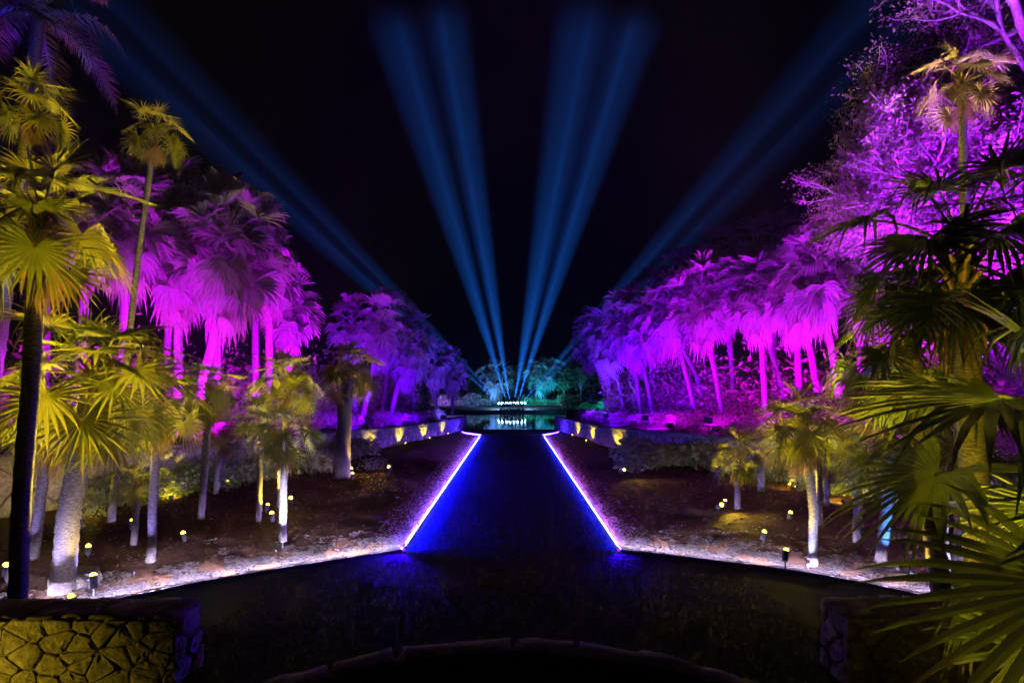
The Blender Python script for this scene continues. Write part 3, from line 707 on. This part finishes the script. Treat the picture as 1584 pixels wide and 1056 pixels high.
# warm lamps in the beds: (pixel, target point offset, power, angle, label)
for (x, y, tg, pw, an, lab) in (
        (145, 900, (-6.8, 9.0, 3.0), 36, 120, 'bright warm lamp on the mulch beside the rock mound'),
        (450, 773, (-4.9, 12.2, 2.6), 130, 120, 'warm lamp just behind the silvery palm trunk'),
        (421, 800, (-5.5, 12.6, 2.4), 120, 120, 'warm lamp in front of the slim palm with a dark base'),
        (543, 729, (-5.3, 20.2, 4.0), 330, 50, 'upper of two warm lamps beside the thick dark trunk'),
        (545, 737, (-5.1, 19.2, 3.0), 60, 50, 'lower of two warm lamps beside the thick dark trunk'),
        (603, 724, (-4.9, 19.0, 1.3), 160, 140, 'brightest warm lamp before the stone wall lamps, alone on dark mulch'),
        (964, 729, (4.2, 18.5, 1.2), 120, 140, 'warm lamp below the large olive shrub'),
        (1113, 783, (5.5, 12.6, 1.0), 160, 140, 'brightest warm lamp beside the drooping yellow-green palm'),
        (265, 772, (-10.2, 17, .7), 260, 70, 'yellow lamp at the wall foot under the twiggy shrub'),
        (125, 812, (-10.2, 13.6, 1.6), 120, 120, 'yellow lamp hidden by the thick pale trunk'),
        (12, 884, (-7.6, 8.6, 4.5), 160, 70, 'yellow lamp on the mulch under the big yellow-lit palm'),
        (1215, 860, (5.4, 10.6, 2.8), 90, 110, 'small lamp in the leaf litter by the crooked golden palm'),
        (1306, 778, (9.0, 16.2, .8), 130, 110, 'yellow lamp shining on the stones behind three thin trunks'),
        (1066, 714, (7.4, 22.6, .5), 60, 110, 'small yellow lamp in the shrub glowing yellow-green'),
        (1236, 756, (7.9, 17, .5), 35, 110, 'small orange lamp in the low shrub at the wall'),
        (205, 812, (-8.4, 13.2, 9.0), 900, 30, 'yellow lamp at the foot of the tallest thin palm')):
    gl = ground_pt(x, y); uplight(gl, tg, WARM if y < 760 else YEL, pw*(.34 if an > 80 else .6), an, lab, sc=1.1, glow=3)
# yellow uplights below the crowns
for (loc, tg, pw, an, lab) in (
        ((-7.6, 10.2, .1), (-6.9, 9.5, 3.4), 420, 68, 'yellow uplight behind the thick pale trunk of the broad palm'),
        ((-6.4, 11.1, .1), (-6.6, 10.6, 2.7), 220, 68, 'yellow uplight below the violet-trunked palm'),
        ((-8.6, 17.3, .1), (-8.6, 16.3, 1.7), 100, 60, 'yellow uplight below the golden hanging crown'),
        ((-5.9, 13.7, .1), (-5.4, 14.2, 3.3), 620, 68, 'yellow uplight under the shaggy crown above the silvery palm'),
        ((4.95, 11.2, .1), (5.25, 10.6, 2.7), 480, 68, 'yellow uplight in front of the shaggy golden palm'),
        ((6.3, 12.9, .1), (6.5, 12.3, 2.4), 300, 68, 'yellow uplight between the thin trunks'),
        ((5.3, 14.2, .1), (5.75, 14.3, 2.0), 420, 68, 'yellow uplight under the drooping yellow-green palm'),
        ((4.35, 6.6, .1), (4.3, 5.8, 4.4), 300, 75, 'yellow uplight on the grass beneath the large green palm'),
        ((4.5, 4.5, .1), (3.8, 3.7, 2.7), 55, 95, 'yellow uplight behind the trunk of the glossy palm by the terrace'),
        ((3.1, 2.9, .1), (3.4, 3.6, 2.6), 9, 110, 'added yellow fill lamp between the terrace and the glossy palm'), ((3.5, 4.7, .1), (4.2, 5.4, 4.2), 45, 80, 'added yellow fill lamp in the grass before the large green palm'),  # both added as front fill for the dark foreground palms
        ((8.95, 11.1, .1), (9.1, 11.5, 9.3), 900, 30, 'strong uplight at the foot of the tall thin palm by the big tree'),
        ((-8.1, 9.1, .1), (-7.86, 9.3, 7.8), 800, 30, 'strong uplight below the tall leaning palm'),
        ((-6.0, 7.75, .1), (-5.75, 7.1, 5.0), 800, 60, 'yellow uplight behind the rough stone wall end'),
        ((-6.6, 4.7, .0), (-5.6, 6.0, .1), 17, 70, 'yellow lamp washing the rough stone wall end')):
    uplight(loc, tg, YEL, pw*1.45, an, lab)
# lavender lamps at the bed edges, lighting trunks and fronts of crowns
for (loc, tg, c, pw, an, lab) in (
        ((-6.5, 8.75, .06), (-7.05, 9.4, 1.5), (.40, .33, 1), 60, 75, 'violet lamp on the lawn edge facing the thick pale trunk'),
        ((-4.4, 10.9, .06), (-4.75, 12.0, 2.3), (.62, .58, 1), 420, 60, 'white lamp on the lawn edge facing the silvery palm'),
        ((5.1, 9.8, .06), (5.6, 10.6, 1.5), (.4, .42, 1), 40, 65, 'white lamp on the lawn edge facing the golden palm'),
        ((6.5, 9.6, .06), (6.8, 10.4, 1.6), (.08, .26, 1), 90, 65, 'blue lamp on the lawn edge facing the blue trunk'),
        ((6.6, 8.4, .06), (6.95, 9.1, 1.6), LAV, 60, 65, 'pale lamp on the lawn edge facing the mottled trunk')):
    uplight(loc, tg, c, pw*.4, an, lab, glow=1, sc=.6)
for (bx, by, c, pw, lab) in ((96, 908, (.5, .42, 1), 26, 'thick pale trunk on the rock mound'), (232, 866, (.36, .28, 1), 16, 'slim straight violet trunk'), (50, 866, (.4, .3, 1), 14, 'leaning palm with drooping brown leaves'),
        (310, 806, (.5, .42, 1), 16, 'slender grey palm before the purple trunks'), (207, 846, (.3, .25, 1), 9, 'short bluish palm'), (400, 810, (.6, .55, 1), 12, 'slim palm with a dark base'), (437, 836, (.62, .58, 1), 34, 'silvery palm'),
        (1257, 868, (.5, .5, 1), 16, 'crooked golden palm'), (1268, 816, (.5, .42, 1), 12, 'thin palm behind the golden one'), (1140, 792, (.45, .42, 1), 10, 'drooping yellow-green palm'), (1326, 840, (.3, .2, 1), 14, 'violet-trunked palm'),
        (1362, 866, (.06, .24, 1), 20, 'bright blue trunk'), (1455, 905, (.5, .5, 1), 24, 'mottled trunk'), (1478, 880, (.25, .2, 1), 14, 'trunk behind the mottled one')):
    d_ = depth_on(by, .12); b0 = px(bx, by, d_)  # small lamps added to give each trunk a cool front light
    uplight((b0.x+.12, d_-.62, .02), (b0.x, d_, 1.35), c, pw*1.6, 46, 'added cool fill lamp at the foot of the '+lab, glow=.5, sc=.35)
for (x, tx, pw, lab) in ((-2.06, -2.5, 60, 'blue lamp at the near corner of the misty blue lawn edge'), (2.04, 2.1, 14, 'blue lamp at the near corner of the thinner light strip')):
    uplight((x, 10.93, .0), (tx, 9.5, -.12), (.02, 0, 1), pw, 130, lab, glow=40, sc=.5)
# wall lamps
i = 0
for side, ys in ((-1, (26.5, 29.5, 32.5, 35.5)), (1, (27.5, 31, 34.5))):
    for y in ys:
        xw = xwall(LPs if side < 0 else RPs, y); loc = (xw-side*.62, y-.05, .06)
        uplight(loc, (xw-side*.1, y+.05, 1.0), YEL, 26, 100, 'small warm lamp lighting a column of wall stones '+('past the olive shrub' if side > 0 else 'past the thick dark trunk'), 'wall lamps '+('past the olive shrub' if side > 0 else 'past the thick dark trunk'), glow=3, sc=.8)
# coloured floodlights of the groves
fb = MB(); fb.box((0, 0, 0), (.34, .24, .08)); fb.box((0, 0, -.06), (.2, .14, .06)); FH = fb.mesh('housing', M['dark_metal'])
fk = MB(); fk.tube([(-.2, 0, -.18), (-.2, 0, .0)], [.012, .012], 6); fk.tube([(.2, 0, -.18), (.2, 0, .0)], [.012, .012], 6); fk.box((0, 0, -.19), (.42, .1, .02)); FK = fk.mesh('yoke', M['dark_metal'])
FL = {}
def flood(loc, tg, c, pw, an, label, group, lift=0):
    root = thing('floodlight', loc, label, 'floodlight', group); link('yoke', FK, root, (0, 0, .2+lift))
    if lift:
        b = MB(); b.tube([(0, 0, -.05), (0, 0, lift+.02)], [.02, .02], 6); b.tube([(-.2, 0, .0), (.2, 0, 0)], [.012, .012], 5); link('post', b.mesh('post', M['dark_metal']), root)
    hp = Vector((0, 0, .24+lift)); d = Vector(tg)-Vector(loc)-hp; q = d.to_track_quat('Z', 'Y').to_euler(); hs = link('housing', FH, root, hp, q)
    if c not in FL:
        b = MB(); b.box((0, 0, .043), (.3, .2, .004)); FL[c] = b.mesh('lens', emit('flood_glow', c, 3))
    link('lens', FL[c], hs); spot(root, hp+d.normalized()*.08, d, c, pw*.44, an, .8, .12)
def mixc(a, b, t): return tuple(round(lerp(a[i], b[i], t), 2) for i in range(3))
for (x, y, tx, ty, tz, c, pw, an) in ((-9.4, 16.0, -12.3, 19.5, 6, MAG, 2600, 75), (-8.7, 17.5, -11, 20.5, 6, MAG, 3600, 100), (-8.0, 20.5, -9.8, 23.5, 5.5, MAG, 2800, 100), (-7.6, 23, -9.6, 25, 5, mixc(MAG, VIO, .5), 1500, 100),
        (-6.8, 26.5, -8, 33, 5, mixc(MAG, VIO, .75), 3000, 90), (-5.9, 31.5, -7, 37, 4.5, VIO, 2800, 95), (-4.6, 38, -6.2, 45, 3.5, mixc(VIO, BLU, .4), 2600, 95)):
    flood((x, y, bank_z(-1, x, y)), (tx, ty, tz), c, pw, an, 'coloured floodlight among the shrubs under the tall grove', 'floodlights under the tall grove')
for (x, y, tx, ty, tz, c, pw, an) in ((10.6, 16.5, 12.6, 21, 5.5, MAG, 3000, 100), (9.2, 19.5, 11.5, 23.5, 5.5, MAG, 3000, 100), (8.1, 22.5, 10.6, 27, 5.5, mixc(MAG, VIO, .3), 3200, 100), (7.1, 25.5, 10, 30, 5.5, mixc(MAG, VIO, .55), 3400, 100),
        (6.2, 29, 9.5, 34, 5.5, mixc(MAG, VIO, .8), 3400, 100), (5.5, 33, 8.6, 39, 5.5, VIO, 3400, 100), (5.2, 38, 7.6, 45, 4.5, mixc(VIO, BLU, .4), 3400, 100)):
    flood((x, y, bank_z(1, x, y)), (tx, ty, tz), c, pw, an, 'coloured floodlight among the ground cover below the leaning palms', 'floodlights below the leaning palms')
for side, ys, cs in ((-1, (15, 18.5, 22.5, 27, 32), (MAG, MAG, mixc(MAG, VIO, .3), VIO, VIO)), (1, (16, 19, 22.5, 26.5, 31, 36), (MAG, MAG, mixc(MAG, VIO, .2), mixc(MAG, VIO, .5), VIO, VIO))):
    for y, c in zip(ys, cs):
        x = xwall(LPs if side < 0 else RPs, y)+side*.5
        flood((x, y, bank_z(side, x, y)), (x+side*4.5, y+3.5, bank_z(side, x, y)+.9), c, 1500, 135, 'raised floodlight over the shrubs '+('under the tall grove' if side < 0 else 'below the leaning palms'), 'raised floodlights '+('under the tall grove' if side < 0 else 'below the leaning palms'), .4)
for (loc, tg, c, pw, an, lab) in (((13.5, 14.5, 2.1), (12.2, 17, 10), (.3, 0, 1), 10000, 110, 'magenta floodlight aimed up into the spreading tree'), ((15.2, 13.6, 2.1), (15, 15.5, 11), (.22, .02, 1), 16000, 95, 'blue-violet floodlight near the spreading tree trunk'),
        ((12.6, 13.2, 1.7), (12.6, 15.6, 13), (.25, .0, 1), 16000, 60, 'violet floodlight aimed at the top of the spreading tree'), ((10.2, 10.6, .12), (12.7, 14, 11.5), (.24, .0, 1), 13000, 62, 'violet floodlight standing on the mulch, aimed up at the spreading tree'), ((10.9, 14.0, 1.7), (11.0, 17, 8.5), (.42, 0, 1), 7000, 100, 'magenta floodlight under the outer branches of the spreading tree'), ((-13.6, 13.8, 2.1), (-12.3, 15, 13), (.02, .005, 1), 3500, 30, 'deep blue floodlight below the feather palm'), ((10.2, 12.6, 1.6), (12.5, 15.5, 12.5), (.8, .3, .55), 500, 70, 'dusky pink floodlight aimed at the tree crown')):
    flood(loc, tg, c, pw, an, lab, None)

# LED strips along the lawn edges
def strip(name, pts, mt, w, h, label, group=None, edging=False, side=1):
    root = thing(name, pts[0], label, 'light strip', group); o0 = Vector(pts[0]); b = MB(); e = MB()
    for a, c in zip(pts, pts[1:]):
        a = Vector(a)-o0; c = Vector(c)-o0; d = c-a; L = d.length; m_ = (a+c)/2; rz = math.atan2(d.y, d.x); nrm = Vector((-d.y, d.x, 0)).normalized()*side
        b.box((m_.x, m_.y, m_.z+h/2), (L, w, h), rz)
        if edging: 
            mm = m_-nrm*(w/2+.012); e.box((mm.x, mm.y, m_.z+.012), (L, .016, .05), rz)  # added board that hides the tube and blocks its light lawnward
    link('led_tube', b.mesh('led_tube', mt), root)
    if edging: link('edging', e.mesh('edging', M['dark_metal']), root)
    return root
FAR_LED = emit('far_blue_led', (.05, .015, 1), 60); BLUE_LED = emit('blue_led', (.05, .05, 1), 14); BLUE_LED2 = emit('blue_led_dim', (.05, .05, 1), 11); WHITE_LED = emit('white_led', (.66, .5, 1), 12)
strip('led_strip', [(-2.13+.11*i/12, 11.03+24.6*i/12, .03) for i in range(13)], BLUE_LED, .034, .03, 'brilliant blue-white light strip along the misty blue lawn edge')
strip('led_strip', [(2.1-.08*i/12, 11.03+24.6*i/12, .03) for i in range(13)], BLUE_LED2, .026, .026, 'thinner blue-white light strip edging the lawn opposite the misty one')
def strip_wash(side, to_lawn, c, pw, spread, x, y0, y1, tz=None):
    ld = bpy.data.lights.new('strip_wash_light', 'AREA'); ld.shape = 'RECTANGLE'; ld.size = y1-y0; ld.size_y = .03; ld.energy = pw; ld.color = c; ld.spread = R(spread)
    o = bpy.data.objects.new('strip_wash_light', ld); col.objects.link(o); o.parent = STRIPS[side]
    dx = -side if to_lawn else side
    d = Vector((dx, 0, tz or (-.75 if to_lawn else -.3))).normalized(); X = Vector((0, 1, 0)); Z = -d; Y = Z.cross(X)
    m4 = Matrix((X, Y, Z)).transposed().to_4x4(); m4.translation = Vector((x+dx*.04, (y0+y1)/2, .085))-STRIPS[side].location
    o.matrix_local = m4
STRIPS = {sd: max((o for o in col.objects if o.name.startswith('led_strip') and o.location.x*sd > 0), key=lambda o: o.location.y > 0) for sd in (-1, 1)}
strip_wash(-1, True, (.0, .0, 1), 430, 80, -2.1, 11.05, 35.6); strip_wash(1, True, (.0, .0, 1), 50, 80, 2.08, 11.05, 35.6)
strip_wash(-1, True, (.0, .0, 1), 60, 60, -2.1, 11.05, 24, -.25)
strip_wash(-1, False, (.2, .06, 1), 110, 70, -2.1, 11.05, 35.6); strip_wash(1, False, (.45, .1, .8), 26, 70, 2.08, 11.05, 35.6)
strip('led_strip', [(-2.02, 36.6, .03), (-3.2, 38.2, .04), (-3.55, 39.2, .05)], FAR_LED, .05, .05, 'short blue light strip turning to the wall end past the dark trunk')
strip('led_strip', [(2.02, 36.6, .03), (3.0, 38.2, .04), (3.3, 39.2, .05)], FAR_LED, .05, .05, 'short blue light strip turning to the wall end past the olive shrub')
for side, B_, lab in ((-1, BL, 'hidden lavender light strip behind an added shield board before the rock mound'), (1, BR, 'hidden lavender light strip behind an added shield board before the crooked golden palm')):
    q = [p_ for p_ in resample(B_, .3) if abs(p_.x) < 8.2]
    es = strip('edge_strip', [(p_.x, p_.y-.02, .015) for p_ in q], WHITE_LED, .02, .015, lab, None, True, -1 if side < 0 else 1)
    for k in range(0, len(q)-3, 3):
        a_, c_ = q[k], q[k+3]; dd = (c_-a_); nr = Vector((-dd.y, dd.x, 0)).normalized()*(-1 if side < 0 else 1)
        ld = bpy.data.lights.new('edge_fill_light', 'AREA'); ld.shape = 'RECTANGLE'; ld.size = dd.length; ld.size_y = .02; ld.energy = 11; ld.color = (.72, .58, 1); ld.spread = R(62)  # unseen area lamps added above the strip to brighten the litter
        o = bpy.data.objects.new('edge_fill_light', ld); col.objects.link(o); o.parent = es
        d = (nr+Vector((0, 0, -.40))).normalized(); X = dd.normalized(); Z = -d; Y = Z.cross(X); m4 = Matrix((X, Y, Z)).transposed().to_4x4()
        m4.translation = (a_+c_)/2+nr*.03+Vector((0, -.02, .15))-es.location; o.matrix_local = m4

# ---------------------------------------------------------------- far bank: beam projectors, palms, wall, trees
bm_glow = emit('projector_glow', (.2, .5, 1), 90)
pb = MB(); pb.box((0, 0, .15), (.4, .4, .3)); PB = pb.mesh('base', M['dark_metal'])
pk = MB(); pk.box((-.22, 0, .55), (.04, .2, .6)); pk.box((.22, 0, .55), (.04, .2, .6)); PK = pk.mesh('yoke', M['dark_metal'])
pd = MB(); pd.tube([(0, 0, -.35), (0, 0, -.2), (0, 0, .35), (0, 0, .4)], [.12, .17, .19, .18], 14); PD = pd.mesh('head', M['dark_metal'])
pl = MB(); pl.tube([(0, 0, .40), (0, 0, .5), (0, 0, .58), (0, 0, .62)], [.17, .16, .11, .03], 14); PLN = pl.mesh('lens', bm_glow)
BEAM = (.012, .19, 1)
plat = MB(); plat.box((0, 90.9, -1.0), (140, 1.1, .8)); 
tag(link('quay', plat.mesh('quay', M['concrete'])), kind='structure')
beams = ((785, -49, 4.0, -1, .5), (785.5, -45, 3.6, -1, .42), (790, -17.5, 5.5, 0, .85), (791, -10.0, 5, 0, 1.0), (797, 11.0, 6.5, 0, .8), (798, 18.5, 5, 0, 1.0), (803, 42.0, 4.5, 0, .5), (803.5, 46.5, 4.0, 0, .36))
for k, (x, ang, wd, _, pw) in enumerate(beams):
    p_ = px(x, 637, 90.9); p_.x = (k-3.5)*.5; p_.z = -.6
    root = thing('beam_projector', p_, 'moving-head projector throwing a blue beam from the far bank of the lake', 'projector', 'beam projectors on the far bank')
    link('base', PB, root); link('yoke', PK, root)
    d = Vector((math.sin(R(ang)), .95 if abs(ang) < 30 else .6, math.cos(R(ang)))); q = d.to_track_quat('Z', 'Y').to_euler()
    hd = link('head', PD, root, (0, 0, .75), q); link('lens', PLN, hd)
    spot(root, Vector((0, 0, .75))+d*.7, d, BEAM, 3.6e6*pw, wd*1.3, 1.0, .05)
    spot(root, Vector((0, 0, .75))+d*.7, d+Vector((.012*(-1)**k, 0, 0)), BEAM, 9e6*pw, 1.5, 1.0, .03)
def fgp(bx, d, cx, cy, sc, label, n=20, kind='cupped', r0=.2):
    base = px(bx, 634, d); base.z = -.35; palm('far_palm', base, px(cx, cy, d), label, n=n, sc=sc, kind=kind, dead=0, skirt=8, r0=r0, r1=r0*.8, boots=False, seed=int(cx))
fgp(757, 104, 767, 582, 2.2, 'leaning blue-lit palm on the far bank beside the projectors', r0=.17)
fgp(837, 105, 836, 580, 1.9, 'cyan-lit palm on the far bank, first of two straight trunks', r0=.22)
fgp(843, 107, 846, 572, 2.0, 'taller cyan-lit palm on the far bank behind its straight twin', r0=.22)
def round_tree(base, h, rad, label, n=1500, leaf=.35):
    r = random.Random(int(base.x*10)); root = thing('round_tree', base, label, 'tree'); t = MB(); t.tube([(0, 0, -.2), (.1, 0, h*.5), (0, .1, h*.85)], [.22, .17, .1], 8)
    for k in range(7):
        a = k*.9; t.tube([(0, .05, h*.55), (math.cos(a)*rad*.4, math.sin(a)*rad*.4, h*.75), (math.cos(a)*rad*.7, math.sin(a)*rad*.7, h*.9)], [.08, .05, .02], 5)
    link('trunk', t.mesh('trunk', M['bark_grey']), root); b = MB()
    lob = [(Vector((r.uniform(-.6, .6)*rad, r.uniform(-.6, .6)*rad, h+r.uniform(-.5, .6)*rad)), rad*r.uniform(.35, .6)) for _ in range(8)]
    for i in range(n):
        c, q = r.choice(lob); u = Vector((r.gauss(0, 1), r.gauss(0, 1), r.gauss(0, 1))).normalized(); o = c+u*q*r.uniform(.6, 1.05)
        a = (u+Vector((r.gauss(0, .6), r.gauss(0, .6), r.gauss(0, .6)))).normalized(); w = a.cross(Vector((r.gauss(0, 1), r.gauss(0, 1), 1))).normalized()*leaf*.3; m_ = o+a*leaf*.5; b.quad(o, m_-w, o+a*leaf, m_+w)
    link('crown', b.mesh('crown', M['shrub']), root)
p_ = px(872, 634, 106); p_.z = -.35; round_tree(p_, 4.6, 2.0, 'round-headed teal-lit tree with pale trunk on the far bank')
p_ = px(898, 634, 108); p_.z = -.35; round_tree(p_, 5.4, 1.5, 'narrow teal-lit tree behind the dark waterside wall')
for i in range(26):
    x = lerp(808, 975, (i+.5)/26); d = random.uniform(103, 110) if x < 880 else random.uniform(80, 96); p_ = px(x, 634, d); p_.z = -.4
    shrub(p_, random.uniform(1.3, 2.4), 'teal-lit shrub on the far bank beyond the dark waterside wall', 'teal shrubs on the far bank', BIG)
for i in range(22):
    x = lerp(640, 765, (i+.5)/22); d = random.uniform(103, 110); p_ = px(x, 634, d); p_.z = -.4
    shrub(p_, random.uniform(1.2, 2.6), 'violet-blue shrub on the far bank beside the leaning palm', 'violet shrubs on the far bank', BIG)
for (x, d, tx, ty, td, c, pw, an) in ((838, 99.5, 840, 590, 106, CYA, 900, 100), (868, 99.5, 872, 590, 106, (0, .5, 1), 700, 100), (815, 99.5, 812, 600, 106, CYA, 525, 110), (757, 99.5, 765, 590, 106, (.06, .25, 1), 1050, 90),
        (690, 99, 690, 600, 106, (.2, .06, 1), 1750, 120), (730, 99, 730, 610, 106, (.08, .12, 1), 875, 120), (925, 78, 925, 610, 86, (0, .6, 1), 500, 120)):
    p_ = px(x, 634, d); p_.z = 0 if d > 90 else -.1
    flood(p_, px(tx, ty, td), c, pw, an, 'coloured floodlight on the far bank of the lake', 'floodlights on the far bank')
dw = thing('waterside_wall', px(917, 655, 64), 'low dark wall standing at the water edge past the leaning palms', 'wall'); dw.location.z = -1.05
b = MB(); b.box((0, 0, .75), (6.0, 1.2, 1.5)); link('wall_block', b.mesh('wall_block', M['dark_wall']), dw); b = MB(); b.box((0, 0, 1.56), (6.2, 1.4, .11)); link('coping', b.mesh('coping', M['dark_wall']), dw)
# far tree line
r = random.Random(99); b = MB()
for i in range(26000):
    x = r.uniform(-130, 130); y = 118+r.uniform(0, 30); top = 7.5+3*noise.noise((x*.06, 0, 0))+1.6*noise.noise((x*.3, 3, 0))+abs(x)*.02
    z = r.uniform(-.2, top); L = r.uniform(.5, 1.1); a = Vector((r.gauss(0, 1), r.gauss(0, 1), r.gauss(0, 1))).normalized(); w = a.cross(Vector((r.gauss(0, 1), r.gauss(0, 1), 1))).normalized()*L*.3; o = Vector((x, y, z)); m_ = o+a*L*.5; b.quad(o, m_-w, o+a*L, m_+w)
tag(link('far_woods', b.mesh('far_woods', M['shrub'])), 'dark distant woods beyond the lake', 'woods', kind='stuff')

# ---------------------------------------------------------------- haze
hz = MB(); hz.box((0, 165, 83.5), (380, 390, 173)); m = bpy.data.materials.new('haze_air'); m.use_nodes = True; nt = m.node_tree; nt.nodes.clear()
v = nt.nodes.new('ShaderNodeVolumePrincipled'); v.inputs['Color'].default_value = (.9, .93, 1, 1); v.inputs['Density'].default_value = .0002; v.inputs['Anisotropy'].default_value = 0.0
o = nt.nodes.new('ShaderNodeOutputMaterial'); nt.links.new(v.outputs[0], o.inputs['Volume'])
tag(link('haze', hz.mesh('haze', m)), 'thin night haze that shows the light beams', 'haze', kind='stuff')
print('objects', len(bpy.data.objects), 'tris', sum(len(me.polygons) for me in bpy.data.meshes))
